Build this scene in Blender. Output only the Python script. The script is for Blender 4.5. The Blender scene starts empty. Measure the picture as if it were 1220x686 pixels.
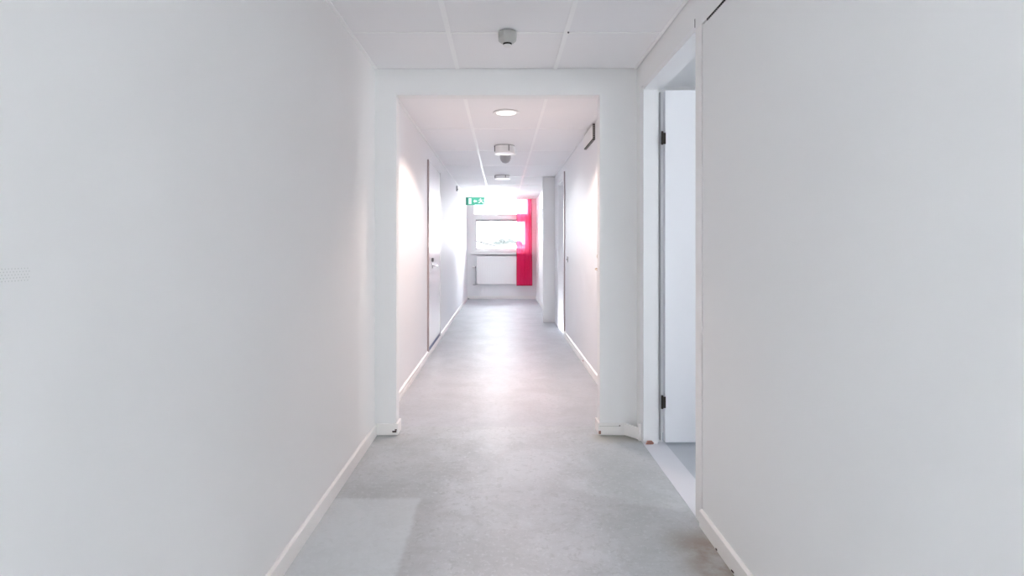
import bpy, bmesh, math, random
from mathutils import Vector, Matrix

random.seed(7)
S = bpy.context.scene
COL = S.collection

# ------------------------------------------------------------------ camera
CAM_H = 1.18
cd = bpy.data.cameras.new('camera')
cam = bpy.data.objects.new('camera', cd)
COL.objects.link(cam)
cam.location = (0, 0, CAM_H)
cam.rotation_euler = (math.pi / 2, 0, 0)
cd.sensor_width = 36.0
cd.sensor_fit = 'HORIZONTAL'
cd.lens = 20.0
cd.shift_x = 12.0 / 1220
cd.shift_y = -48.0 / 1220
cd.clip_start = 0.02
cd.clip_end = 600
S.camera = cam

# ------------------------------------------------------------------ sky: bright overcast
world = bpy.data.worlds.new('overcast')
S.world = world
world.use_nodes = True
wb = world.node_tree.nodes['Background']
wb.inputs['Color'].default_value = (0.955, 0.965, 1.0, 1)
SKY = 9.0
wb.inputs['Strength'].default_value = SKY

# ------------------------------------------------------------------ exposure
S.view_settings.view_transform = 'Standard'
S.view_settings.look = 'None'
S.view_settings.exposure = 1.52
S.view_settings.gamma = 1.0
S.view_settings.use_curve_mapping = False
S.cycles.max_bounces = 14
S.cycles.diffuse_bounces = 10
S.cycles.glossy_bounces = 5
S.cycles.transmission_bounces = 4
S.cycles.transparent_max_bounces = 12
S.cycles.caustics_reflective = False
S.cycles.caustics_refractive = False
S.cycles.use_denoising = True
S.cycles.sample_clamp_indirect = 8.0


def portal(name, loc, rot, sx, sy):
    l = bpy.data.lights.new(name, 'AREA')
    l.shape = 'RECTANGLE'
    l.size, l.size_y = sx, sy
    l.cycles.is_portal = True
    o = bpy.data.objects.new(name, l)
    o.location, o.rotation_euler = loc, rot
    COL.objects.link(o)


H = math.pi / 2
portal('window_portal', (-0.02, 13.34, 1.7), (-H, 0, 0), 1.5, 1.35)
portal('window_portal', (-1.04, -2.4, 1.4), (0, -H, 0), 1.6, 2.1)
portal('window_portal', (1.02, -2.4, 1.4), (0, H, 0), 1.6, 2.1)
portal('window_portal', (1.06, 11.05, 1.62), (0, H, 0), 0.7, 0.66)
portal('window_portal', (3.84, 1.275, 1.55), (0, H, 0), 1.4, 0.85)


# ------------------------------------------------------------------ materials
def mat(name, col, rough=0.5, spec=0.5, metal=0.0, emit=None, estr=0.0, bump=None, var=None, coat=0.0):
    m = bpy.data.materials.new(name)
    m.use_nodes = True
    nt = m.node_tree
    b = nt.nodes['Principled BSDF']
    b.inputs['Base Color'].default_value = (*col, 1)
    b.inputs['Roughness'].default_value = rough
    b.inputs['Specular IOR Level'].default_value = spec
    b.inputs['Metallic'].default_value = metal
    b.inputs['Coat Weight'].default_value = coat
    if emit:
        b.inputs['Emission Color'].default_value = (*emit, 1)
        b.inputs['Emission Strength'].default_value = estr
    tc = nt.nodes.new('ShaderNodeTexCoord')
    if var:            # (scale vector, amount): slight tonal variation of the colour itself
        mp = nt.nodes.new('ShaderNodeMapping')
        mp.inputs['Scale'].default_value = var[0]
        nz = nt.nodes.new('ShaderNodeTexNoise')
        nz.inputs['Scale'].default_value = 1.0
        nz.inputs['Detail'].default_value = 5
        mx = nt.nodes.new('ShaderNodeMix')
        mx.data_type = 'RGBA'
        mx.inputs['A'].default_value = (*[c * (1 - var[1]) for c in col], 1)
        mx.inputs['B'].default_value = (*[min(1, c * (1 + var[1])) for c in col], 1)
        nt.links.new(tc.outputs['Object'], mp.inputs['Vector'])
        nt.links.new(mp.outputs['Vector'], nz.inputs['Vector'])
        nt.links.new(nz.outputs['Fac'], mx.inputs['Factor'])
        nt.links.new(mx.outputs['Result'], b.inputs['Base Color'])
    if bump:           # (scale vector, strength, distance)
        mp = nt.nodes.new('ShaderNodeMapping')
        mp.inputs['Scale'].default_value = bump[0]
        nz = nt.nodes.new('ShaderNodeTexNoise')
        nz.inputs['Scale'].default_value = 1.0
        nz.inputs['Detail'].default_value = 3
        bp = nt.nodes.new('ShaderNodeBump')
        bp.inputs['Strength'].default_value = bump[1]
        bp.inputs['Distance'].default_value = bump[2]
        nt.links.new(tc.outputs['Object'], mp.inputs['Vector'])
        nt.links.new(mp.outputs['Vector'], nz.inputs['Vector'])
        nt.links.new(nz.outputs['Fac'], bp.inputs['Height'])
        nt.links.new(bp.outputs['Normal'], b.inputs['Normal'])
    return m


M = {}
M['wall'] = mat('wall_paint', (0.84, 0.84, 0.84), 0.62, 0.35, bump=((90, 90, 90), 0.06, 0.002), var=((1.2, 1.2, 1.2), 0.012))
M['wall_gloss'] = mat('satin_wall_paint', (0.815, 0.82, 0.84), 0.55, 0.2, bump=((60, 60, 5), 0.10, 0.003), var=((2, 2, 1), 0.012))
M['end_wall'] = mat('end_wall_paint', (0.85, 0.85, 0.86), 0.55, 0.4, bump=((60, 60, 60), 0.05, 0.002))
M['tile'] = mat('ceiling_tile', (0.88, 0.875, 0.885), 0.8, 0.2, bump=((160, 160, 160), 0.10, 0.002), var=((3, 3, 3), 0.01))
M['rail'] = mat('ceiling_rail', (0.92, 0.92, 0.92), 0.33, 0.6)
M['void'] = mat('ceiling_void', (0.10, 0.10, 0.10), 0.9, 0.1)
M['base'] = mat('baseboard_paint', (0.86, 0.845, 0.83), 0.35, 0.5, bump=((40, 40, 40), 0.08, 0.002), var=((9, 9, 20), 0.03))
M['door'] = mat('door_lacquer', (0.86, 0.87, 0.91), 0.2, 0.5, bump=((6, 6, 6), 0.04, 0.002))
M['frame'] = mat('door_frame_paint', (0.84, 0.845, 0.86), 0.38, 0.5, bump=((40, 40, 8), 0.06, 0.002))
M['edge'] = mat('door_edge_brown', (0.42, 0.36, 0.36), 0.6, 0.3)
M['sillblue'] = mat('door_sill_slate', (0.12, 0.14, 0.25), 0.5, 0.4)
M['dark'] = mat('dark_slot', (0.012, 0.011, 0.011), 0.7, 0.2)
M['hinge'] = mat('hinge_bronze', (0.025, 0.019, 0.014), 0.45, 0.5, metal=0.4)
M['chrome'] = mat('chrome', (0.72, 0.72, 0.74), 0.18, 0.5, metal=1.0)
M['brass'] = mat('dull_brass', (0.42, 0.27, 0.13), 0.32, 0.5, metal=1.0)
M['plastic'] = mat('white_plastic', (0.80, 0.80, 0.79), 0.4, 0.5)
M['grey_plastic'] = mat('grey_plastic', (0.50, 0.50, 0.48), 0.45, 0.4)
M['sensor_grey'] = mat('sensor_grey', (0.42, 0.42, 0.43), 0.4, 0.4)
M['darkgrey'] = mat('dark_grey_plastic', (0.10, 0.10, 0.11), 0.5, 0.4)
M['chip'] = mat('bare_wood_chip', (0.36, 0.19, 0.15), 0.75, 0.2, var=((120, 40, 40), 0.35))
M['chipdark'] = mat('chipped_paint_hole', (0.06, 0.04, 0.035), 0.8, 0.2)
M['lamp_on'] = mat('downlight_lens', (0.9, 0.9, 0.9), 0.4, 0.5, emit=(1.0, 0.95, 0.90), estr=0.26)
M['lamp_far'] = mat('far_downlight_lens', (0.9, 0.9, 0.9), 0.4, 0.5, emit=(1.0, 0.97, 0.94), estr=0.8)
M['radiator'] = mat('radiator_enamel', (0.86, 0.86, 0.86), 0.3, 0.5)
M['win'] = mat('window_frame_paint', (0.85, 0.85, 0.86), 0.35, 0.5)
M['gasket'] = mat('window_gasket', (0.13, 0.13, 0.15), 0.6, 0.3)
M['sign'] = mat('sign_green', (0.08, 0.40, 0.27), 0.5, 0.3, emit=(0.08, 0.5, 0.34), estr=0.10)
M['sign_dark'] = mat('sign_deep_green', (0.03, 0.20, 0.14), 0.4, 0.5, emit=(0.03, 0.30, 0.20), estr=0.03)
M['sign_white'] = mat('sign_white', (0.85, 0.92, 0.88), 0.4, 0.5, emit=(0.85, 1.0, 0.93), estr=0.12)
M['strip'] = mat('threshold_strip', (0.70, 0.71, 0.76), 0.42, 0.4, var=((4, 4, 4), 0.03))
M['room_floor'] = mat('side_room_floor', (0.50, 0.53, 0.58), 0.35, 0.5, var=((5, 5, 5), 0.07))
M['ground'] = mat('pale_ground', (0.55, 0.56, 0.55), 0.9, 0.2, var=((0.1, 0.1, 0.1), 0.15))
M['house'] = mat('house_render', (0.62, 0.61, 0.60), 0.9, 0.2)
M['roof'] = mat('house_roof_sheet', (0.3, 0.3, 0.31), 0.9, 0.1)
M['verge'] = mat('verge_board', (0.012, 0.012, 0.014), 0.9, 0.0)
M['leaf'] = mat('tree_leaf', (0.036, 0.039, 0.039), 0.95, 0.0, var=((1, 1, 1), 0.3))
M['bark'] = mat('tree_bark', (0.06, 0.05, 0.045), 0.9, 0.2)
M['glasspane'] = None


def glass_mat():
    m = bpy.data.materials.new('window_glass')
    m.use_nodes = True
    nt = m.node_tree
    nt.nodes.remove(nt.nodes['Principled BSDF'])
    out = nt.nodes['Material Output']
    t = nt.nodes.new('ShaderNodeBsdfTransparent')
    t.inputs['Color'].default_value = (0.96, 0.98, 0.975, 1)
    g = nt.nodes.new('ShaderNodeBsdfGlossy')
    g.inputs['Roughness'].default_value = 0.02
    f = nt.nodes.new('ShaderNodeFresnel')
    f.inputs['IOR'].default_value = 1.45
    mx = nt.nodes.new('ShaderNodeMixShader')
    nt.links.new(f.outputs['Fac'], mx.inputs['Fac'])
    nt.links.new(t.outputs['BSDF'], mx.inputs[1])
    nt.links.new(g.outputs['BSDF'], mx.inputs[2])
    nt.links.new(mx.outputs['Shader'], out.inputs['Surface'])
    return m


M['glasspane'] = glass_mat()


def curtain_mat():
    m = bpy.data.materials.new('sheer_crimson')
    m.use_nodes = True
    nt = m.node_tree
    nt.nodes.remove(nt.nodes['Principled BSDF'])
    out = nt.nodes['Material Output']
    tr = nt.nodes.new('ShaderNodeBsdfTransparent')
    tr.inputs['Color'].default_value = (0.62, 0.145, 0.17, 1)
    d = nt.nodes.new('ShaderNodeBsdfDiffuse')
    d.inputs['Color'].default_value = (0.92, 0.003, 0.12, 1)
    tl = nt.nodes.new('ShaderNodeBsdfTranslucent')
    tl.inputs['Color'].default_value = (0.90, 0.20, 0.38, 1)
    m1 = nt.nodes.new('ShaderNodeMixShader')
    m1.inputs['Fac'].default_value = 0.40
    nt.links.new(d.outputs['BSDF'], m1.inputs[1])
    nt.links.new(tl.outputs['BSDF'], m1.inputs[2])
    m2 = nt.nodes.new('ShaderNodeMixShader')
    m2.inputs['Fac'].default_value = 0.28
    nt.links.new(m1.outputs['Shader'], m2.inputs[1])
    nt.links.new(tr.outputs['BSDF'], m2.inputs[2])
    nt.links.new(m2.outputs['Shader'], out.inputs['Surface'])
    return m


M['curtain'] = curtain_mat()


def floor_mat():
    m = bpy.data.materials.new('worn_grey_linoleum')
    m.use_nodes = True
    nt = m.node_tree
    b = nt.nodes['Principled BSDF']
    L = nt.links.new
    tc = nt.nodes.new('ShaderNodeTexCoord')
    sep = nt.nodes.new('ShaderNodeSeparateXYZ')
    L(tc.outputs['Object'], sep.inputs['Vector'])

    def noise(scale, detail=6, rough=0.6, sc=(1, 1, 1), dist=0.0):
        mp = nt.nodes.new('ShaderNodeMapping')
        mp.inputs['Scale'].default_value = sc
        n = nt.nodes.new('ShaderNodeTexNoise')
        n.inputs['Scale'].default_value = scale
        n.inputs['Detail'].default_value = detail
        n.inputs['Roughness'].default_value = rough
        n.inputs['Distortion'].default_value = dist
        L(tc.outputs['Object'], mp.inputs['Vector'])
        L(mp.outputs['Vector'], n.inputs['Vector'])
        return n.outputs['Fac']

    def rng(v, a, z, c=0.0, d=1.0, smooth=True):
        r = nt.nodes.new('ShaderNodeMapRange')
        r.interpolation_type = 'SMOOTHSTEP' if smooth else 'LINEAR'
        r.inputs['From Min'].default_value = a
        r.inputs['From Max'].default_value = z
        r.inputs['To Min'].default_value = c
        r.inputs['To Max'].default_value = d
        L(v, r.inputs['Value'])
        return r.outputs['Result']

    def mth(op, a, c):
        n = nt.nodes.new('ShaderNodeMath')
        n.operation = op
        for i, v in enumerate((a, c)):
            if isinstance(v, (int, float)):
                n.inputs[i].default_value = v
            else:
                L(v, n.inputs[i])
        return n.outputs[0]

    def mix(fac, a, c, mode='MIX'):
        n = nt.nodes.new('ShaderNodeMix')
        n.data_type = 'RGBA'
        n.blend_type = mode
        if isinstance(fac, (int, float)):
            n.inputs['Factor'].default_value = fac
        else:
            L(fac, n.inputs['Factor'])
        for k, v in (('A', a), ('B', c)):
            if isinstance(v, tuple):
                n.inputs[k].default_value = (*v, 1)
            else:
                L(v, n.inputs[k])
        return n.outputs['Result']

    X, Y = sep.outputs['X'], sep.outputs['Y']
    base = mix(rng(noise(2.6, 8, 0.68, dist=0.5), 0.34, 0.66), (0.37, 0.38, 0.375), (0.52, 0.528, 0.53))
    base = mix(mth('MULTIPLY', rng(noise(9, 6, 0.7), 0.42, 0.62), 0.35), base, (0.47, 0.465, 0.46))
    base = mix(mth('MULTIPLY', rng(noise(26, 6, 0.75, dist=0.9), 0.52, 0.62), 0.6), base, (0.32, 0.335, 0.325))
    base = mix(mth('MULTIPLY', rng(noise(45, 3, 0.7), 0.55, 0.64), 0.45), base, (0.60, 0.61, 0.605))
    # paler, pinkish trodden band down the middle
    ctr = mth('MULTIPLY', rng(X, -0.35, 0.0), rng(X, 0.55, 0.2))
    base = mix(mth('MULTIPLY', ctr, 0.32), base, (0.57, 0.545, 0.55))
    # greener, darker right side by the doorway
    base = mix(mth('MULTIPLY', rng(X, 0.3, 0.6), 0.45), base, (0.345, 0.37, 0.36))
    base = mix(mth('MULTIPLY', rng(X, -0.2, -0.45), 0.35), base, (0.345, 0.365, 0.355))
    # rectangle that a mat once covered, front left
    xe = mth('ADD', X, mth('MULTIPLY', rng(noise(14, 3), 0.3, 0.7, -1, 1), 0.004))
    ye = mth('ADD', Y, mth('MULTIPLY', rng(noise(11, 3), 0.3, 0.7, -1, 1), 0.006))
    rect = mth('MULTIPLY', rng(xe, -0.365, -0.40), rng(ye, 2.70, 2.655))
    base = mix(mth('MULTIPLY', rect, 0.52), base, (0.60, 0.62, 0.61))
    dark_band = mth('MULTIPLY', mth('MULTIPLY', rng(xe, -0.395, -0.365), rng(X, -0.12, -0.33)), rng(ye, 2.75, 2.5))
    base = mix(mth('MULTIPLY', dark_band, 0.3), base, (0.36, 0.345, 0.335))
    # brown grime along the right-hand baseboard and at the portal feet
    gr = mth('MULTIPLY', rng(X, 0.60, 0.79), rng(Y, 2.45, 2.25))
    gr = mth('MULTIPLY', gr, rng(noise(8, 5), 0.3, 0.6, 0.4, 1.0))
    base = mix(mth('MULTIPLY', gr, 0.9), base, (0.23, 0.18, 0.135))
    g2 = mth('MULTIPLY', mth('MULTIPLY', rng(Y, 3.38, 3.55), rng(Y, 3.62, 3.58)), rng(X, 0.52, 0.62))
    base = mix(mth('MULTIPLY', g2, 0.6), base, (0.36, 0.32, 0.24))
    g3 = mth('MULTIPLY', mth('MULTIPLY', rng(Y, 3.3, 3.55), rng(Y, 3.62, 3.58)), rng(X, -0.5, -0.7))
    base = mix(mth('MULTIPLY', g3, 0.4), base, (0.36, 0.345, 0.31))
    # the far length is a cleaner sheet, seam at the portal
    far = rng(Y, 3.745, 3.765)
    base = mix(mth('MULTIPLY', far, 0.35), base, (0.50, 0.495, 0.52))
    base = mix(1.0, base, (1.13, 1.155, 1.22), 'MULTIPLY')
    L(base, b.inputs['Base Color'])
    ro = rng(noise(5, 5), 0.3, 0.7, 0.43, 0.51)
    ro = mth('ADD', ro, mth('MULTIPLY', far, 0.04))
    L(ro, b.inputs['Roughness'])
    L(mth('SUBTRACT', 0.32, mth('MULTIPLY', far, 0.18)), b.inputs['Specular IOR Level'])
    bp = nt.nodes.new('ShaderNodeBump')
    bp.inputs['Strength'].default_value = 0.05
    bp.inputs['Distance'].default_value = 0.002
    L(noise(6, 4, 0.5, sc=(0.6, 1.6, 1)), bp.inputs['Height'])
    L(bp.outputs['Normal'], b.inputs['Normal'])
    # thin worn polish with gentle ripples across the corridor
    b.inputs['Coat Weight'].default_value = 0.10
    b.inputs['Coat Roughness'].default_value = 0.32
    bc = nt.nodes.new('ShaderNodeBump')
    bc.inputs['Strength'].default_value = 0.10
    bc.inputs['Distance'].default_value = 0.004
    L(noise(5, 4, 0.55, sc=(0.5, 2.0, 1)), bc.inputs['Height'])
    L(bc.outputs['Normal'], b.inputs['Coat Normal'])
    return m


M['floor'] = floor_mat()


# ------------------------------------------------------------------ mesh helpers
class MB:
    def __init__(self):
        self.bm = bmesh.new()

    def box(self, x0, x1, y0, y1, z0, z1, bevel=0.0):
        r = bmesh.ops.create_cube(self.bm, size=1.0)
        vs = r['verts']
        for v in vs:
            v.co = Vector(((x0 + x1) / 2 + v.co.x * (x1 - x0), (y0 + y1) / 2 + v.co.y * (y1 - y0), (z0 + z1) / 2 + v.co.z * (z1 - z0)))
        if bevel:
            es = list({e for v in vs for e in v.link_edges})
            bmesh.ops.bevel(self.bm, geom=es, offset=bevel, segments=2, affect='EDGES', profile=0.5)
        return self

    def prism(self, pts, axis, a, b):
        """polygon pts in the plane across axis ('x','y','z'), extruded from a to b"""
        def p(u, v, w):
            return {'x': (w, u, v), 'y': (u, w, v), 'z': (u, v, w)}[axis]
        va = [self.bm.verts.new(p(u, v, a)) for u, v in pts]
        vb = [self.bm.verts.new(p(u, v, b)) for u, v in pts]
        n = len(pts)
        self.bm.faces.new(va)
        self.bm.faces.new(vb[::-1])
        for i in range(n):
            self.bm.faces.new((va[i], vb[i], vb[(i + 1) % n], va[(i + 1) % n]))
        return self

    def lathe(self, prof, c=(0, 0, 0), n=28, axis='z', phase=0.0):
        """prof: list of (radius, height along axis)"""
        c = Vector(c)
        rings = []
        for r, h in prof:
            ring = []
            for i in range(n):
                a = phase + 2 * math.pi * i / n
                u, v = r * math.cos(a), r * math.sin(a)
                d = {'z': (u, v, h), 'x': (h, u, v), 'y': (u, h, v)}[axis]
                ring.append(self.bm.verts.new(c + Vector(d)))
            rings.append(ring)
        for k in range(len(rings) - 1):
            for i in range(n):
                j = (i + 1) % n
                self.bm.faces.new((rings[k][i], rings[k][j], rings[k + 1][j], rings[k + 1][i]))
        self.bm.faces.new(rings[0][::-1])
        self.bm.faces.new(rings[-1])
        return self

    def tube(self, pts, r, n=10):
        pts = [Vector(p) for p in pts]
        prev = None
        first = None
        for i, p in enumerate(pts):
            d = (pts[min(i + 1, len(pts) - 1)] - pts[max(i - 1, 0)]).normalized()
            up = Vector((0, 0, 1)) if abs(d.z) < 0.9 else Vector((1, 0, 0))
            s = d.cross(up).normalized()
            t = s.cross(d)
            ring = [self.bm.verts.new(p + s * r * math.cos(2 * math.pi * k / n) + t * r * math.sin(2 * math.pi * k / n)) for k in range(n)]
            if prev:
                for k in range(n):
                    self.bm.faces.new((prev[k], prev[(k + 1) % n], ring[(k + 1) % n], ring[k]))
            else:
                first = ring
            prev = ring
        self.bm.faces.new(first[::-1])
        self.bm.faces.new(prev)
        return self

    def build(self, name, m, parent=None, smooth=False, origin=None):
        bmesh.ops.recalc_face_normals(self.bm, faces=self.bm.faces)
        if origin is not None:
            bmesh.ops.translate(self.bm, verts=self.bm.verts, vec=-Vector(origin))
        me = bpy.data.meshes.new(name)
        self.bm.to_mesh(me)
        self.bm.free()
        me.materials.append(m)
        if smooth:
            for p in me.polygons:
                p.use_smooth = True
            me.set_sharp_from_angle(angle=math.radians(40))
        o = bpy.data.objects.new(name, me)
        COL.objects.link(o)
        if origin is not None:
            o.location = origin
        if parent:
            o.parent = parent
            if parent.location.length > 0:
                o.matrix_parent_inverse = Matrix.Translation(parent.location).inverted()
        return o


def structure(o, label=None):
    o['kind'] = 'structure'
    if label:
        o['label'] = label
    return o


def tag(o, label, cat, group=None, kind=None):
    o['label'] = label
    o['category'] = cat
    if group:
        o['group'] = group
    if kind:
        o['kind'] = kind
    return o


def empty(name, loc=(0, 0, 0)):
    o = bpy.data.objects.new(name, None)
    o.empty_display_size = 0.1
    o.location = loc
    COL.objects.link(o)
    return o


# ------------------------------------------------------------------ dimensions (metres)
XL = -0.80            # left wall
XR = 0.85             # right wall before the portal
XF = 0.835            # right wall after the portal
XE = 0.79             # right wall past the pier
CZ = 2.302            # ceiling
YB = -4.0             # behind the camera
Y1, Y2 = 3.58, 3.68   # portal
YE = 13.1             # end wall
DZ = 2.129            # door head

# ------------------------------------------------------------------ floor
b = MB()
b.box(XL - 0.2, XR, YB - 0.2, YE + 0.2, -0.2, 0)
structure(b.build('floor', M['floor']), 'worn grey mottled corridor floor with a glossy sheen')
structure(MB().box(XR, 0.985, 2.30, 3.60, -0.2, 0.002).build('trim_threshold', M['strip']), 'pale flat strip across the open doorway floor')
structure(MB().box(0.985, 3.9, 0.6, 5.2, -0.2, 0.0).build('floor_side_room', M['room_floor']), 'grey floor of the side room seen through the open doorway')

# ------------------------------------------------------------------ left wall
LD0, LD1, LDZ = 6.09, 7.28, 2.125
b = MB()
for q in ((YB, -3.4, 0, 2.6), (-1.4, Y2, 0, 2.6), (-3.4, -1.4, 0, 0.65), (-3.4, -1.4, 2.15, 2.6)):
    b.box(XL - 0.2, XL, *q)
structure(b.build('wall_left', M['wall']), 'long plain white wall on the left before the portal')
b = MB()
b.box(XL - 0.2, XL, Y2, YE + 0.3, 0, 2.6)
structure(b.build('wall_left_far', M['wall_gloss']), 'satin white left wall beyond the portal')
b = MB()
pf = [(XL, 0), (XL + 0.014, 0), (XL + 0.014, 0.066), (XL + 0.006, 0.072), (XL, 0.072)]
b.prism(pf, 'y', YB, Y1 - 0.0)
structure(b.build('baseboard_left', M['base']), 'narrow white baseboard along the left wall before the portal')
b = MB()
b.prism(pf, 'y', Y2 + 0.012, YE)
bl = structure(b.build('baseboard_left_far', M['base']), 'narrow white baseboard along the left wall beyond the portal')
MB().box(XL + 0.014, XL + 0.017, Y2 + 0.012, YE, 0.028, 0.034).build('paint_ridge', M['base'], bl)

# ------------------------------------------------------------------ right wall, near panel with dark slot above it
wr = structure(MB().box(XR + 0.02, XR + 0.12, YB, -3.4, 0, 2.6).box(XR + 0.02, XR + 0.12, -1.4, 2.49, 0, 2.6).box(XR + 0.02, XR + 0.12, -3.4, -1.4, 0, 0.65).box(XR + 0.02, XR + 0.12, -3.4, -1.4, 2.15, 2.6)
               .box(XR, XR + 0.12, 2.49, 3.455, DZ + 0.03, 2.6)
               .box(XR, XR + 0.12, 3.501, Y1 + 0.05, 0, 2.6).box(XR, XR + 0.12, 3.455, 3.501, DZ + 0.001, 2.6).build('wall_right', M['wall']), 'white wall on the right before the portal with the open doorway')
MB().box(XR, XR + 0.02, -1.4, 2.411, 0, 2.119, 0.0015).build('wall_panel', M['wall'], wr)['label'] = 'large smooth flush panel nearest on the right wall'
MB().box(XR, XR + 0.02, -1.4, 2.49, 2.131, 2.6).build('header_board', M['wall'], wr)
MB().box(XR - 0.003, XR + 0.02, 2.416, 2.49, 0, 2.131, 0.0015).build('door_post', M['base'], wr)
MB().box(XR + 0.001, XR + 0.0205, -1.4, 2.365, 2.1235, 2.1325).build('slot_shade', M['dark'], wr)  # dark strip, puts the shade inside the slot into colour
b = MB()
y = 2.36
while y > 1.2:
    b.box(XR + 0.001, XR + 0.012, y - 0.005, y, 2.1195, 2.1236)
    y -= 0.016
o = b.build('slot_teeth', M['grey_plastic'], wr)
o['kind'] = 'stuff'
MB().box(XR + 0.01, XR + 0.0205, 2.365, 2.416, 2.119, 2.131).build('slot_filler', M['wall'], wr)
MB().box(XR - 0.0015, XR + 0.002, 2.502, 2.506, 2.148, 2.186).build('joint_crack', M['darkgrey'], wr)['label'] = 'short dark upright hairline gap above the doorway'

pr = [(XR, 0), (XR - 0.014, 0), (XR - 0.014, 0.066), (XR - 0.006, 0.072), (XR, 0.072)]
b = MB().prism(pr, 'y', YB, 2.412)
br = structure(b.build('baseboard_right', M['base']), 'cream baseboard under the nearest panel on the right')
for (yy, zz) in ((2.05, 0.006), (2.06, 0.004), (2.21, 0.003)):
    MB().box(XR - 0.016, XR - 0.012, yy, yy + 0.012, zz, zz + 0.005).build('scuff', M['chipdark'], br)

# far right wall
b = MB()
b.box(XF, XF + 0.2, Y2 - 0.05, 7.60, 0, 2.6)
b.box(XF, XF + 0.2, 7.60, 8.42, 2.12, 2.6)
b.box(XF, XF + 0.2, 8.42, 9.05, 0, 2.6)
structure(b.build('wall_right_far', M['wall_gloss']), 'satin white right wall beyond the portal')
structure(MB().box(XE, XE + 0.25, 9.05, 10.75, 0, 2.6).box(XE, XE + 0.25, 11.35, YE + 0.3, 0, 2.6).box(XE, XE + 0.25, 10.75, 11.35, 0, 1.3).box(XE, XE + 0.25, 10.75, 11.35, 1.95, 2.6).build('wall_right_end', M['end_wall']), 'white right wall beyond the grey pier')
structure(MB().box(0.65, XF, 8.99, 9.13, 0, 2.298, 0.003).build('wall_pier', M['wall']), 'square pier standing out from the right wall')
pq = [(XF, 0), (XF - 0.014, 0), (XF - 0.014, 0.07), (XF - 0.006, 0.077), (XF, 0.077)]
b = MB().prism(pq, 'y', Y2 + 0.01, 7.53)
br2 = structure(b.build('baseboard_right_far', M['base']), 'white baseboard along the right wall beyond the portal')
MB().box(XF - 0.017, XF - 0.014, Y2 + 0.01, 7.53, 0.03, 0.036).build('paint_ridge', M['base'], br2)
MB().box(XF - 0.0175, XF - 0.013, 5.72, 5.76, 0.036, 0.046).build('scuff', M['chip'], br2)
structure(MB().box(XE - 0.014, XE, 9.13, YE, 0, 0.07).build('baseboard_right_end', M['base']), 'white baseboard past the grey pier')

# ------------------------------------------------------------------ portal across the corridor
PL, PR, PZ = -0.6655, 0.617, 2.141
b = MB()
for s in ([(XL, 0), (PL, 0), (PL, PZ), (PR, PZ), (PR, 0), (XR, 0), (XR, 2.6), (XL, 2.6)],):
    b.prism(s, 'y', Y1, Y2)
structure(b.build('wall_portal', M['wall']), 'plain white portal narrowing the corridor')
bp1 = structure(MB().prism([(XL + 0.014, Y1), (XL + 0.014, Y1 - 0.012), (PL + 0.012, Y1 - 0.012), (PL + 0.012, Y2 + 0.012), (PL, Y2 + 0.012), (PL, Y1)], 'z', 0.004, 0.074)
                .build('baseboard_portal_left', M['base']), 'chipped white baseboard wrapped round the left foot of the portal')
MB().box(PL - 0.022, PL + 0.004, Y1 - 0.014, Y1 - 0.011, 0.022, 0.032).build('chip', M['chipdark'], bp1)
MB().box(PL - 0.006, PL + 0.006, Y1 - 0.014, Y1 - 0.011, 0.034, 0.042).build('chip', M['chipdark'], bp1)
bp2 = structure(MB().prism([(PR, Y1), (PR, Y2 + 0.012), (PR - 0.012, Y2 + 0.012), (PR - 0.012, Y1 - 0.012), (0.765, Y1 - 0.012), (0.842, 3.475), (0.85, 3.483), (0.772, Y1)], 'z', 0.006, 0.078)
                .build('baseboard_portal_right', M['base']), 'broken white baseboard with a slanted end at the right foot of the portal')
MB().box(PR - 0.010, PR + 0.004, Y1 - 0.0145, Y1 - 0.011, 0.012, 0.032).build('chip', M['chip'], bp2)
MB().box(0.735, 0.742, Y1 - 0.0145, Y1 - 0.011, 0.062, 0.067).build('chip', M['chipdark'], bp2)
MB().box(PR - 0.004, PR + 0.12, Y1 - 0.0142, Y1 - 0.011, 0.060, 0.062).build('paint_ridge', M['grey_plastic'], bp2)
structure(MB().box(XR - 0.014, XR, 3.475, 3.50, 0, 0.1).build('baseboard_stub', M['base']), 'short upright end of baseboard between portal and doorway')

# ------------------------------------------------------------------ end wall with window
WX0, WX1, WZ0, WZ1 = -0.70, 0.66, 1.06, 2.34
b = MB()
b.box(XL, WX0, YE, YE + 0.22, 0, 2.6)
b.box(WX1, XE, YE, YE + 0.22, 0, 2.6)
b.box(WX0, WX1, YE, YE + 0.22, 0, WZ0)
b.box(WX0, WX1, YE, YE + 0.22, WZ1, 2.6)
structure(b.build('wall_end', M['end_wall']), 'white end wall around the window')
structure(MB().box(XL + 0.014, XE - 0.014, YE - 0.014, YE, 0, 0.072).build('baseboard_end', M['base']), 'white baseboard under the radiator')

win = structure(empty('window_1', (0, YE, WZ0)), 'bright window with a wide transom at the corridor end')
b = MB()
for (x0, x1, z0, z1) in ((WX0, WX0 + 0.065, WZ0, WZ1), (WX1 - 0.065, WX1, WZ0, WZ1), (WX0 + 0.065, WX1 - 0.065, WZ0, WZ0 + 0.06),
                         (WX0 + 0.065, WX1 - 0.065, WZ1 - 0.03, WZ1)):
    b.box(x0, x1, YE + 0.03, YE + 0.11, z0, z1, 0.004)
b.build('window_frame', M['win'], win)
MB().box(WX0 + 0.065, WX1 - 0.065, YE + 0.035, YE + 0.11, 1.832, 1.955, 0.004).build('transom', M['win'], win)
MB().box(WX0 + 0.10, WX1 - 0.09, YE + 0.012, YE + 0.03, 1.808, 1.824).build('gasket', M['gasket'], win)
b = MB()
sx0, sx1, sz0, sz1 = WX0 + 0.066, WX1 - 0.066, WZ0 + 0.061, 1.831
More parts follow.
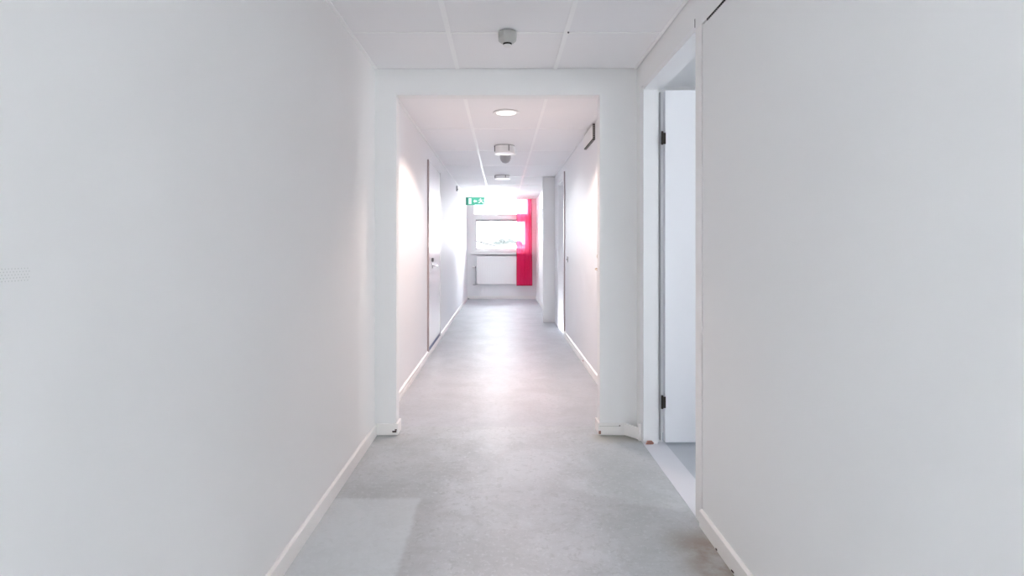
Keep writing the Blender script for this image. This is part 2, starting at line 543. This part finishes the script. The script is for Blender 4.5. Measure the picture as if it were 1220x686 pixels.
for (x0, x1, z0, z1) in ((sx0, sx0 + 0.055, sz0, sz1), (sx1 - 0.055, sx1, sz0, sz1), (sx0 + 0.055, sx1 - 0.055, sz0, sz0 + 0.045), (sx0 + 0.055, sx1 - 0.055, sz1 - 0.045, sz1)):
    b.box(x0, x1, YE + 0.02, YE + 0.09, z0, z1, 0.004)
sash = b.build('sash', M['win'], win)
MB().box(sx0 + 0.05, sx1 - 0.05, YE + 0.052, YE + 0.058, sz0 + 0.04, sz1 - 0.035).build('pane', M['glasspane'], sash)
MB().box(WX0 + 0.06, WX1 - 0.06, YE + 0.066, YE + 0.072, 1.95, WZ1 - 0.025).build('pane', M['glasspane'], win)
MB().box(WX0 - 0.02, WX1 + 0.02, YE - 0.165, YE + 0.05, WZ0 - 0.028, WZ0, 0.005).build('window_sill', M['win'], win)

w4 = structure(empty('fill_window_4', (XE, 11.05, 1.3)), 'unseen side window past the grey pier, added for light')  # added opening, out of view, brightens the corridor end
for (y0, y1, z0, z1) in ((10.75, 10.79, 1.3, 1.95), (11.31, 11.35, 1.3, 1.95), (10.79, 11.31, 1.3, 1.34), (10.79, 11.31, 1.91, 1.95)):
    MB().box(XE + 0.10, XE + 0.17, y0, y1, z0, z1).build('window_frame', M['win'], w4)
MB().box(XE + 0.13, XE + 0.136, 10.78, 11.32, 1.33, 1.92).build('pane', M['glasspane'], w4)

# ------------------------------------------------------------------ wall behind the camera, and unseen side windows added for daylight
structure(MB().box(XL - 0.2, XR + 0.2, YB - 0.2, YB, 0, 2.6).build('wall_back', M['wall']), 'white wall behind the viewer')
for nm, xw in (('fill_window_2', XL - 0.14), ('fill_window_5', XR + 0.05)):
    w2 = structure(empty(nm, (xw, -2.4, 0.65)), 'unseen side window behind the viewer, added for light')
    for (y0, y1, z0, z1) in ((-3.4, -3.35, 0.65, 2.15), (-1.45, -1.4, 0.65, 2.15), (-3.35, -1.45, 0.65, 0.7), (-3.35, -1.45, 2.1, 2.15)):
        MB().box(xw, xw + 0.06, y0, y1, z0, z1).build('window_frame', M['win'], w2)
    MB().box(xw + 0.027, xw + 0.033, -3.36, -1.44, 0.69, 2.11).build('pane', M['glasspane'], w2)

# ------------------------------------------------------------------ side room behind the open doorway
RX0, RX1, RY0, RY1 = XR + 0.12, 3.7, 0.9, 5.0
b = MB()
b.box(RX0, RX1 + 0.1, RY0 - 0.1, RY0, 0, 2.7)
b.box(RX0 + 0.1, RX1 + 0.1, RY1, RY1 + 0.1, 0, 2.7)
b.box(RX1, RX1 + 0.1, 1.65, RY1, 0, 2.7)
b.box(RX1, RX1 + 0.1, RY0, 1.65, 0, 0.9)
b.box(RX1, RX1 + 0.1, RY0, 1.65, 2.2, 2.7)
structure(b.build('wall_side_room', M['wall']), 'white walls of the side room')
structure(MB().box(RX0, RX1 + 0.1, RY0 - 0.1, RY1 + 0.1, 2.6, 2.7).build('ceiling_side_room', M['wall']), 'white ceiling of the side room')
w3 = structure(empty('fill_window_3', (RX1, 1.2, 0.9)), 'unseen window of the side room, added for light')  # added opening, out of view, lets daylight into the side room
for (y0, y1, z0, z1) in ((0.9, 0.95, 0.9, 2.2), (1.60, 1.65, 0.9, 2.2), (0.95, 1.60, 0.9, 0.95), (0.95, 1.60, 2.15, 2.2)):
    MB().box(RX1 + 0.02, RX1 + 0.08, y0, y1, z0, z1).build('window_frame', M['win'], w3)
MB().box(RX1 + 0.04, RX1 + 0.046, 0.94, 1.61, 0.94, 2.16).build('pane', M['glasspane'], w3)

# ------------------------------------------------------------------ open doorway on the right
d1 = structure(empty('door_1', (XR, 3.42, 0)), 'white door standing open into the side room')
b = MB()
b.prism([(XR, 3.42), (0.9375, 3.42), (0.9375, 3.448), (0.972, 3.448), (0.972, 3.50), (XR, 3.50)], 'z', 0, DZ)
jb = b.build('jamb', M['frame'], d1)
MB().box(XR - 0.001, XR + 0.001, 3.4215, 3.4245, 0.03, DZ).build('joint', M['grey_plastic'], jb)
MB().box(XR, 0.9375, 2.49, 3.42, DZ, DZ + 0.03).box(0.9375, 0.972, 2.46, 3.45, DZ + 0.012, DZ + 0.03).build('head', M['frame'], d1)
MB().prism([(XR, 2.475), (0.9375, 2.475), (0.9375, 2.45), (0.972, 2.45), (0.972, 2.42), (XR + 0.02, 2.42)], 'z', 0, DZ).build('jamb', M['frame'], d1)
leaf = MB().box(0.976, 1.86, 3.402, 3.442, 0.016, 2.122, 0.003).build('leaf', M['door'], d1)
MB().box(0.9530, 0.9565, 3.430, 3.4478, 0.02, 2.118).build('gap_shade', M['sensor_grey'], d1)  # grey strip stands in for the shaded gap between jamb and leaf
for zc in (1.835, 0.258):
    h = MB().box(0.955, 0.979, 3.397, 3.4015, zc - 0.036, zc + 0.032, 0.001)
    h.lathe([(0.0065, -0.040), (0.0075, -0.036), (0.0075, 0.036), (0.0065, 0.040)], (0.9575, 3.398, zc), 12)
    h.build('hinge', M['hinge'], d1, smooth=True)
b = MB().prism([(0.862, 0.0), (0.905, 0.0), (0.911, 0.010), (0.900, 0.021), (0.874, 0.021)], 'y', 3.408, 3.4205)
b.build('bare_wood', M['chip'], d1)['label'] = 'patch of bare reddish wood at the foot of the jamb'

# ------------------------------------------------------------------ door in the left wall
d2 = structure(empty('door_2', (XL, 6.7, 0)), 'glossy white door in the left wall')
MB().box(XL, XL + 0.020, LD0, LD0 + 0.012, 0.066, LDZ).build('door_edge', M['edge'], d2)['label'] = 'dark brown near edge of the door'
MB().box(XL, XL + 0.020, LD0 + 0.012, LD1 - 0.1, 0.112, LDZ - 0.01, 0.002).build('leaf', M['door'], d2)
MB().box(XL, XL + 0.024, LD1 - 0.098, LD1, 0.066, LDZ, 0.002).build('frame', M['frame'], d2)
MB().box(XL, XL + 0.016, LD0 + 0.012, LD1 - 0.1, 0.068, 0.112).build('sill', M['sillblue'], d2)['label'] = 'dark slate blue strip under the door'
hx = XL + 0.02
b = MB().lathe([(0.025, 0), (0.027, 0.002), (0.027, 0.007), (0.022, 0.010)], (hx, 6.33, 0.975), 20, 'x')
b.lathe([(0.009, 0), (0.009, 0.052)], (hx, 6.33, 0.975), 12, 'x')
b.tube([(hx + 0.046, 6.322, 0.975), (hx + 0.048, 6.38, 0.975), (hx + 0.046, 6.45, 0.972)], 0.0095)
h = b.build('handle', M['chrome'], d2, smooth=True)
MB().lathe([(0.022, 0), (0.022, 0.018), (0.015, 0.022)], (hx, 6.33, 1.045), 18, 'x').build('lock', M['darkgrey'], d2, smooth=True)

# ------------------------------------------------------------------ doorway in the far right wall
d3 = structure(empty('door_3', (XF, 8.0, 0)), 'white door set back in the far right wall before the pier')
b = MB()
b.box(XF - 0.014, XF + 0.002, 7.53, 7.60, 0, 2.19, 0.002)
b.box(XF - 0.010, XF + 0.002, 8.42, 8.475, 0, 2.17, 0.002)
b.box(XF - 0.014, XF + 0.002, 7.60, 8.42, 2.12, 2.19, 0.002)
b.build('casing', M['frame'], d3)
MB().box(XF - 0.016, XF + 0.0, 7.522, 7.53, 0.08, 2.19).build('casing_edge', M['edge'], d3)['label'] = 'dark near edge of the casing'
MB().box(XF + 0.002, XF + 0.10, 8.40, 8.42, 0, 2.12).box(XF + 0.002, XF + 0.10, 7.60, 7.62, 0, 2.12).box(XF + 0.002, XF + 0.10, 7.62, 8.40, 2.10, 2.12).build('jamb', M['frame'], d3)
MB().box(XF + 0.082, XF + 0.12, 7.62, 8.40, 0.012, 2.10).build('leaf', M['door'], d3)

# ------------------------------------------------------------------ door hidden behind the portal, only its furniture shows
d4 = structure(empty('door_4', (XF, 4.4, 0)), 'flush white door just beyond the right side of the portal')
MB().box(XF - 0.006, XF, 3.90, 4.838, 0.085, 2.11, 0.002).build('leaf', M['frame'], d4)
b = MB().lathe([(0.019, 0.0), (0.019, -0.030), (0.014, -0.036)], (XF - 0.006, 4.745, 1.108), 18, 'x')
b.build('lock', M['brass'], d4, smooth=True)['label'] = 'round brass lock cylinder'
b = MB().lathe([(0.024, 0.0), (0.024, -0.008), (0.011, -0.010), (0.011, -0.045)], (XF - 0.006, 4.745, 1.0), 18, 'x')
b.tube([(XF - 0.050, 4.752, 1.0), (XF - 0.053, 4.70, 1.0), (XF - 0.050, 4.62, 0.997)], 0.0095)
b.build('handle', M['brass'], d4, smooth=True)['label'] = 'dark brass lever handle'

# ------------------------------------------------------------------ suspended ceiling: tiles and rails
ce = structure(MB().box(XL - 0.2, XR + 0.12, YB - 0.2, YE + 0.3, 2.40, 2.60).build('ceiling', M['void']), 'suspended white ceiling of large tiles in a rail grid')
GX = [XL, -0.279, 0.335, XR]
GY = [2.976 + 1.2 * k for k in range(-6, 9)]
cache = {}


def tile(x0, x1, y0, y1):
    key = (round(x1 - x0, 3), round(y1 - y0, 3))
    loc = ((x0 + x1) / 2, (y0 + y1) / 2, CZ + 0.012)
    if key not in cache:
        hx_, hy_ = (x1 - x0) / 2, (y1 - y0) / 2
        o = MB().box(-hx_, hx_, -hy_, hy_, -0.009, 0.009, 0.0).build('ceiling_tile', M['tile'], ce)
        cache[key] = o.data
    else:
        o = bpy.data.objects.new('ceiling_tile', cache[key])
        COL.objects.link(o)
        o.parent = ce
    jit = random.uniform(-0.0012, 0.0012)
    o.location = (loc[0], loc[1], loc[2] + jit)


def ceiling_run(ya, yb, xr):
    ys = [ya] + [g for g in GY if ya + 0.05 < g < yb - 0.05] + [yb]
    xs = [XL, GX[1], GX[2], xr]
    for i in range(3):
        for k in range(len(ys) - 1):
            tile(xs[i] + 0.003, xs[i + 1] - 0.003, ys[k] + (0.003 if i == 1 else 0.007), ys[k + 1] - 0.003)
    for x in xs[1:3]:
        MB().box(x - 0.012, x + 0.012, ya, yb, CZ - 0.0015, CZ + 0.003).build('ceiling_rail', M['rail'], ce)
    for g in ys[1:-1]:
        for i in range(3):
            w = 0.009 if i == 1 else 0.001
            MB().box(xs[i] + 0.012, xs[i + 1] - 0.012, g - 0.009, g + w, CZ - 0.0005, CZ + 0.003).build('ceiling_rail', M['rail'], ce)
    MB().box(XL, XL + 0.018, ya, yb, CZ - 0.001, CZ + 0.003).build('edge_rail', M['rail'], ce)
    MB().box(xr - 0.018, xr, ya, yb, CZ - 0.001, CZ + 0.003).build('edge_rail', M['rail'], ce)


ceiling_run(YB, Y1 - 0.006, XR - 0.004)
ceiling_run(Y2, YE - 0.004, XF)

# ------------------------------------------------------------------ ceiling devices
sd = tag(empty('smoke_detector', (0.0285, 2.96, CZ)), 'grey faceted smoke detector on the ceiling before the portal', 'detector')
PH = math.pi / 8
MB().lathe([(0.044, 0.0), (0.046, -0.004)], (0.0285, 2.96, CZ), 8, phase=PH).build('base', M['darkgrey'], sd)
MB().lathe([(0.049, -0.004), (0.0515, -0.010), (0.0515, -0.036), (0.047, -0.045), (0.034, -0.056), (0.027, -0.060)], (0.0285, 2.96, CZ), 8, phase=PH).build('body', M['grey_plastic'], sd)
MB().lathe([(0.023, -0.060), (0.022, -0.068)], (0.0285, 2.96, CZ), 24).build('vent_gap', M['dark'], sd)
MB().lathe([(0.021, -0.068), (0.0225, -0.070), (0.020, -0.075), (0.010, -0.0765)], (0.0285, 2.96, CZ), 24).build('cap', M['plastic'], sd, smooth=True)
tag(MB().lathe([(0.0045, 0.0), (0.005, -0.004), (0.003, -0.007)], (0.345, 2.955, CZ - 0.0015), 10).build('screw_head', M['darkgrey']), 'tiny dark screw head on the ceiling rail right of the detector', 'screw')


def beam(x, y, z, d, power, colr, size=137, blend=0.28):
    l = bpy.data.lights.new('lamp_beam', 'SPOT')
    l.energy = power
    l.color = colr
    l.spot_size = math.radians(size)
    l.spot_blend = blend
    l.shadow_soft_size = 0.06
    lo = bpy.data.objects.new('lamp_beam', l)
    lo.location = (x, y, z)
    COL.objects.link(lo)
    lo.parent = d
    lo.matrix_parent_inverse = Matrix.Translation(d.location).inverted()


def downlight(x, y, r, m, label, power, colr):
    d = tag(empty('downlight', (x, y, CZ)), label, 'ceiling lamp', 'round downlights in the corridor ceiling')
    MB().lathe([(r - 0.006, 0.004), (r, 0.0), (r, -0.004), (r - 0.004, -0.008), (r - 0.022, -0.008), (r - 0.028, -0.003)], (x, y, CZ), 40).build('rim', M['plastic'], d, smooth=True)
    MB().lathe([(r - 0.027, -0.003), (r - 0.027, -0.0085), (r - 0.032, -0.0095)], (x, y, CZ), 40).build('lens', m, d, smooth=True)
    beam(x, y, CZ - 0.02, d, power, colr)
    return d


downlight(0.035, 4.72, 0.108, M['lamp_on'], 'round flat downlight in the ceiling just beyond the portal', 37, (1.0, 0.76, 0.64))
downlight(0.0, 11.35, 0.135, M['lamp_far'], 'bright round downlight in the ceiling close to the end window', 7, (0.95, 0.97, 1.0))


def drum(x, y, r, hgt, label, power, CZ=CZ):
    d = tag(empty('surface_lamp', (x, y, CZ)), label, 'ceiling lamp', 'round lamps mounted under the corridor ceiling')
    MB().lathe([(r, 0.0), (r, -0.009)], (x, y, CZ), 32).build('mounting_ring', M['sensor_grey'], d, smooth=True)
    MB().lathe([(r - 0.004, -0.009), (r - 0.004, -hgt + 0.012), (r - 0.012, -hgt), (0.03, -hgt - 0.004)], (x, y, CZ), 32).build('diffuser', M['radiator'], d, smooth=True)
    b = MB()
    for a in (-2.75, -1.15, 0.4):
        cxx, cyy = x + r * math.cos(a), y + r * math.sin(a)
        MB().box(cxx - 0.004, cxx + 0.004, cyy - 0.006, cyy + 0.002, CZ - hgt * 0.8, CZ - 0.009).build('clip', M['darkgrey'], d)
    b.bm.free()
    beam(x, y, CZ - hgt - 0.01, d, power, (0.95, 0.97, 1.0), 160, 0.4)


drum(0.028, 6.27, 0.115, 0.088, 'round white lamp under the ceiling with the domed sensor behind it', 11)
drum(0.005, 8.85, 0.122, 0.055, 'round white lamp under the ceiling, second beyond the domed sensor', 2.5)

drum(0.03, -2.2, 0.115, 0.07, 'unseen round white lamp behind the viewer, added for light', 6)  # added out of view to brighten the near corridor
drum(2.6, 3.9, 0.115, 0.07, 'unseen round white lamp under the side room ceiling, added for light', 18, 2.6)  # added out of view to brighten the room behind the leaf

ms = tag(empty('domed_sensor', (0.042, 6.78, CZ)), 'pale grey domed motion sensor hanging under a wide ceiling plate', 'sensor')
MB().lathe([(0.118, 0.0), (0.125, -0.006), (0.118, -0.016), (0.07, -0.024)], (0.042, 6.78, CZ), 36).build('plate', M['plastic'], ms, smooth=True)
MB().lathe([(0.066, -0.022), (0.066, -0.055), (0.056, -0.085), (0.036, -0.108), (0.012, -0.116)], (0.042, 6.78, CZ), 28).build('dome', M['sensor_grey'], ms, smooth=True)

# ------------------------------------------------------------------ hanging exit sign
EY, EX0, EX1, EZ0, EZ1 = 11.5, -0.730, -0.352, 2.042, 2.198
es = tag(empty('exit_sign', ((EX0 + EX1) / 2, EY, CZ)), 'green exit sign with white running figure hung before the window', 'sign')
MB().box(EX0 + 0.045, EX1, EY, EY + 0.03, EZ0, EZ1, 0.003).build('panel', M['sign'], es)
MB().box(EX0, EX0 + 0.045, EY, EY + 0.03, EZ0, EZ1, 0.003).build('end_band', M['sign_dark'], es)
MB().box(EX0 + 0.1, EX0 + 0.12, EY + 0.01, EY + 0.02, EZ1, CZ).build('hanger', M['plastic'], es)
MB().box(EX1 - 0.12, EX1 - 0.10, EY + 0.01, EY + 0.02, EZ1, CZ).build('hanger', M['plastic'], es)


def flat(pts, name='pictogram', m='sign_white'):
    MB().prism([(EX0 + u, EZ0 + v) for u, v in pts], 'y', EY - 0.003, EY + 0.001).build(name, M[m], es)


flat([(0.058, 0.022), (0.112, 0.022), (0.112, 0.136), (0.058, 0.136)])                       # doorway
flat([(0.150, 0.078), (0.185, 0.112), (0.185, 0.092), (0.226, 0.092), (0.226, 0.064), (0.185, 0.064), (0.185, 0.044)])   # arrow
c0 = (0.296, 0.126)
flat([(c0[0] + 0.012 * math.cos(a * math.pi / 6), c0[1] + 0.012 * math.sin(a * math.pi / 6)) for a in range(12)])         # head
flat([(0.284, 0.108), (0.318, 0.108), (0.332, 0.072), (0.312, 0.066), (0.290, 0.076)])        # trunk
flat([(0.284, 0.108), (0.264, 0.084), (0.254, 0.092), (0.276, 0.116)])                        # arm
flat([(0.318, 0.108), (0.344, 0.092), (0.350, 0.102), (0.322, 0.116)])                        # arm
flat([(0.292, 0.076), (0.268, 0.052), (0.250, 0.054), (0.250, 0.042), (0.274, 0.038), (0.308, 0.068)])   # leg
flat([(0.312, 0.068), (0.336, 0.046), (0.356, 0.026), (0.366, 0.034), (0.346, 0.058), (0.330, 0.074)])   # leg

# ------------------------------------------------------------------ wall fittings
ws = tag(empty('wall_sensor', (XL, 9.95, 2.21)), 'small grey sensor high on the left wall beyond the door', 'sensor')
MB().box(XL, XL + 0.028, 9.92, 9.98, 2.17, 2.26, 0.004).build('housing', M['sensor_grey'], ws)
MB().lathe([(0.014, 0.028), (0.011, 0.036)], (XL, 9.95, 2.20), 14, 'x').build('lens', M['darkgrey'], ws, smooth=True)

ks = tag(empty('key_switch', (XF, 7.2, 1.03)), 'small dark key switch on the right wall beside the far door casing', 'switch')
MB().box(XF - 0.012, XF, 7.17, 7.22, 0.995, 1.07, 0.003).build('plate', M['sensor_grey'], ks)
MB().lathe([(0.011, -0.012), (0.011, -0.018)], (XF, 7.195, 1.03), 14, 'x').build('key_barrel', M['darkgrey'], ks, smooth=True)

vg = tag(empty('air_vent', (XF, 5.36, 2.22)), 'white air vent box with dark slotted edges high on the right wall', 'vent')
MB().box(XF - 0.026, XF - 0.021, 5.095, 5.64, 2.158, 2.283, 0.002).build('face_plate', M['plastic'], vg)
MB().box(XF - 0.0205, XF, 5.10, 5.635, 2.150, 2.291).build('body', M['dark'], vg)
b = MB()
for i in range(9):
    z0 = 2.158 + i * 0.0145
    b.box(XF - 0.021, XF - 0.003, 5.097, 5.10, z0, z0 + 0.005)
for i in range(34):
    y0 = 5.112 + i * 0.0155
    b.box(XF - 0.021, XF - 0.003, y0, y0 + 0.002, 2.1485, 2.150)
o = b.build('fins', M['grey_plastic'], vg)
o['kind'] = 'stuff'

pv = tag(empty('perforated_strip', (XL, 0.88, 1.135)), 'faint strip of dotted perforations in the left wall at its near end', 'vent strip')
MB().box(XL, XL + 0.0008, 0.78, 0.966, 1.122, 1.149).build('plate', M['wall'], pv)
b = MB()
for r in range(5):
    for c in range(29):
        b.lathe([(0.0011, 0.0008), (0.0011, 0.0010)], (XL, 0.785 + c * 0.0062 + (r % 2) * 0.0031, 1.1255 + r * 0.005), 6, 'x')
o = b.build('perforations', mat('perforation_grey', (0.66, 0.67, 0.66), 0.8, 0.2), pv)
o['kind'] = 'stuff'

# ------------------------------------------------------------------ radiator
rad = tag(empty('radiator', (0, YE - 0.08, 0.34)), 'flat white panel radiator under the end window', 'radiator')
b = MB().box(-0.575, 0.60, YE - 0.10, YE - 0.055, 0.345, 0.985, 0.008)
b.build('panel', M['radiator'], rad)
b = MB()
for i in range(22):
    x = -0.545 + i * 0.053
    b.box(x, x + 0.03, YE - 0.102, YE - 0.0995, 0.375, 0.955, 0.001)
o = b.build('ribs', M['radiator'], rad)
for x in (-0.45, 0.42):
    MB().box(x, x + 0.03, YE - 0.056, YE - 0.001, 0.40, 0.93).build('bracket', M['radiator'], rad)
b = MB().tube([(-0.602, YE - 0.075, 0.335), (-0.602, YE - 0.075, 0.76)], 0.009)
b.tube([(-0.64, YE - 0.075, 0.335), (-0.56, YE - 0.075, 0.345), (-0.54, YE - 0.075, 0.352)], 0.008)
b.build('pipe', M['chrome'], rad, smooth=True)
MB().box(-0.665, -0.60, YE - 0.088, YE - 0.06, 0.322, 0.340, 0.003).build('elbow', M['sensor_grey'], rad)
b = MB().lathe([(0.012, 0.0), (0.020, -0.006), (0.024, -0.02), (0.024, -0.055), (0.018, -0.066)], (-0.612, YE - 0.075, 0.735), 18, 'x')
b.build('valve', M['plastic'], rad, smooth=True)
MB().lathe([(0.016, 0.004), (0.016, -0.010)], (-0.607, YE - 0.075, 0.735), 16, 'x').build('valve_collar', M['darkgrey'], rad, smooth=True)

tag(MB().lathe([(0.024, 0.0), (0.024, 0.012), (0.012, 0.02)], (-0.765, YE - 0.06, 0.0), 14).build('floor_plug', M['sensor_grey'], smooth=True), 'small grey plug on the floor in the corner below the radiator valve', 'plug')

# ------------------------------------------------------------------ sheer crimson curtain
cu = tag(empty('curtain', (0.51, YE - 0.19, 0.32)), 'sheer crimson curtain panel hanging before the right part of the window', 'curtain')
b = MB()
nx, nz = 48, 40
g = []
for i in range(nx + 1):
    row = []
    for k in range(nz + 1):
        u, v = i / nx, k / nz
        x = 0.334 + u * (0.335 + 0.018 * (1 - v))
        z = 0.325 + v * (2.285 - 0.325)
        y = YE - 0.19 + 0.0075 * math.sin(u * 26 + 0.5 * math.sin(v * 3)) + 0.005 * math.sin(u * 47 + 1.3) * (0.4 + 0.6 * (1 - v))
        row.append(b.bm.verts.new((x, y, z)))
    g.append(row)
for i in range(nx):
    for k in range(nz):
        b.bm.faces.new((g[i][k], g[i + 1][k], g[i + 1][k + 1], g[i][k + 1]))
b.build('cloth', M['curtain'], cu, smooth=True)
hem = mat('curtain_hem', (0.38, 0.004, 0.045), 0.8, 0.1)
MB().box(0.331, 0.338, YE - 0.196, YE - 0.184, 0.325, 2.285).build('side_hem', hem, cu)
MB().prism([(0.664, 2.285), (0.672, 2.285), (0.690, 0.325), (0.682, 0.325)], 'y', YE - 0.197, YE - 0.183).build('side_hem', hem, cu)
MB().box(0.334, 0.686, YE - 0.20, YE - 0.18, 0.318, 0.338).build('bottom_hem', hem, cu)
MB().box(0.30, 0.70, YE - 0.205, YE - 0.175, 2.284, 2.3015).build('curtain_track', M['plastic'], cu)

# ------------------------------------------------------------------ outside: ground, roofs and trees
structure(MB().box(-150, 150, 16, 300, -4.2, -4.0).build('ground_outside', M['ground']), 'pale ground outside the window')


def house(x, y, half, ridge, eave, depth, label):
    h = tag(empty('house', (x, y, -4.0)), label, 'house', 'houses outside the window')
    MB().prism([(x - half + 0.2, -4.0), (x + half - 0.2, -4.0), (x + half - 0.2, eave + 0.02), (x, ridge - 0.05), (x - half + 0.2, eave + 0.02)], 'y', y + 0.3, y + depth - 0.3).build('walls', M['house'], h)
    for s in (-1, 1):
        MB().prism([(x, ridge), (x + s * half, eave), (x + s * half, eave + 0.08), (x, ridge + 0.08)], 'y', y, y + depth).build('roof_slope', M['roof'], h)
        MB().prism([(x, ridge + 0.01), (x + s * half, eave + 0.01), (x + s * half, eave + 0.06), (x, ridge + 0.06)], 'y', y - 0.04, y).build('verge_board', M['verge'], h)
    for wx in (-0.45, 0.45):
        MB().box(x + wx * half - 0.4, x + wx * half + 0.4, y + 0.27, y + 0.31, -1.6, -0.3).build('window', M['gasket'], h)


house(-1.55, 30, 1.75, 1.56, 1.10, 9, 'nearest low house roof sloping across the lower window pane')
house(0.9, 52, 2.4, 1.50, 1.22, 8, 'pale house roof farther behind the sloping one, toward the curtain')


def tree(x, y, top, w, label):
    t = tag(empty('tree', (x, y, -4.0)), label, 'tree', 'trees on the skyline outside the window')
    bm = bmesh.new()
    for k in range(5):
        q = bmesh.ops.create_icosphere(bm, subdivisions=2, radius=1.0)
        ox, oz = random.uniform(-0.3, 0.3) * w, random.uniform(-0.25, 0.05)
        rr = w * random.uniform(0.32, 0.5)
        for v in q['verts']:
            f = 1 + random.uniform(-0.16, 0.16)
            v.co = Vector((x + ox + v.co.x * rr * f, y + v.co.y * rr * f, top - 1.1 + oz * 2 + v.co.z * 1.1 * f * (0.75 + 0.25 * k / 4)))
    m = MB()
    m.bm.free()
    m.bm = bm
    m.build('crown', M['leaf'], t)
    MB().lathe([(0.14, -4.0), (0.08, top - 1.4)], (x, y, 0), 8).build('trunk', M['bark'], t)


ORD = ('first', 'second', 'third', 'fourth', 'fifth', 'sixth', 'last')
for i, (px, py_, w) in enumerate(((572, 285.8, 1.2), (579, 286.5, 1.4), (586, 287.2, 1.5), (593, 286.8, 1.5), (601, 284.5, 1.7), (608, 283.5, 1.8), (615, 286, 1.5))):
    Yt = 76 + 5 * ((i * 3) % 7)
    tree((px - 598) / 677.8 * Yt, Yt, CAM_H + (295.5 - py_) / 677.8 * Yt, w, 'hazy skyline tree in the lower pane, %s from the exit sign side' % ORD[i])
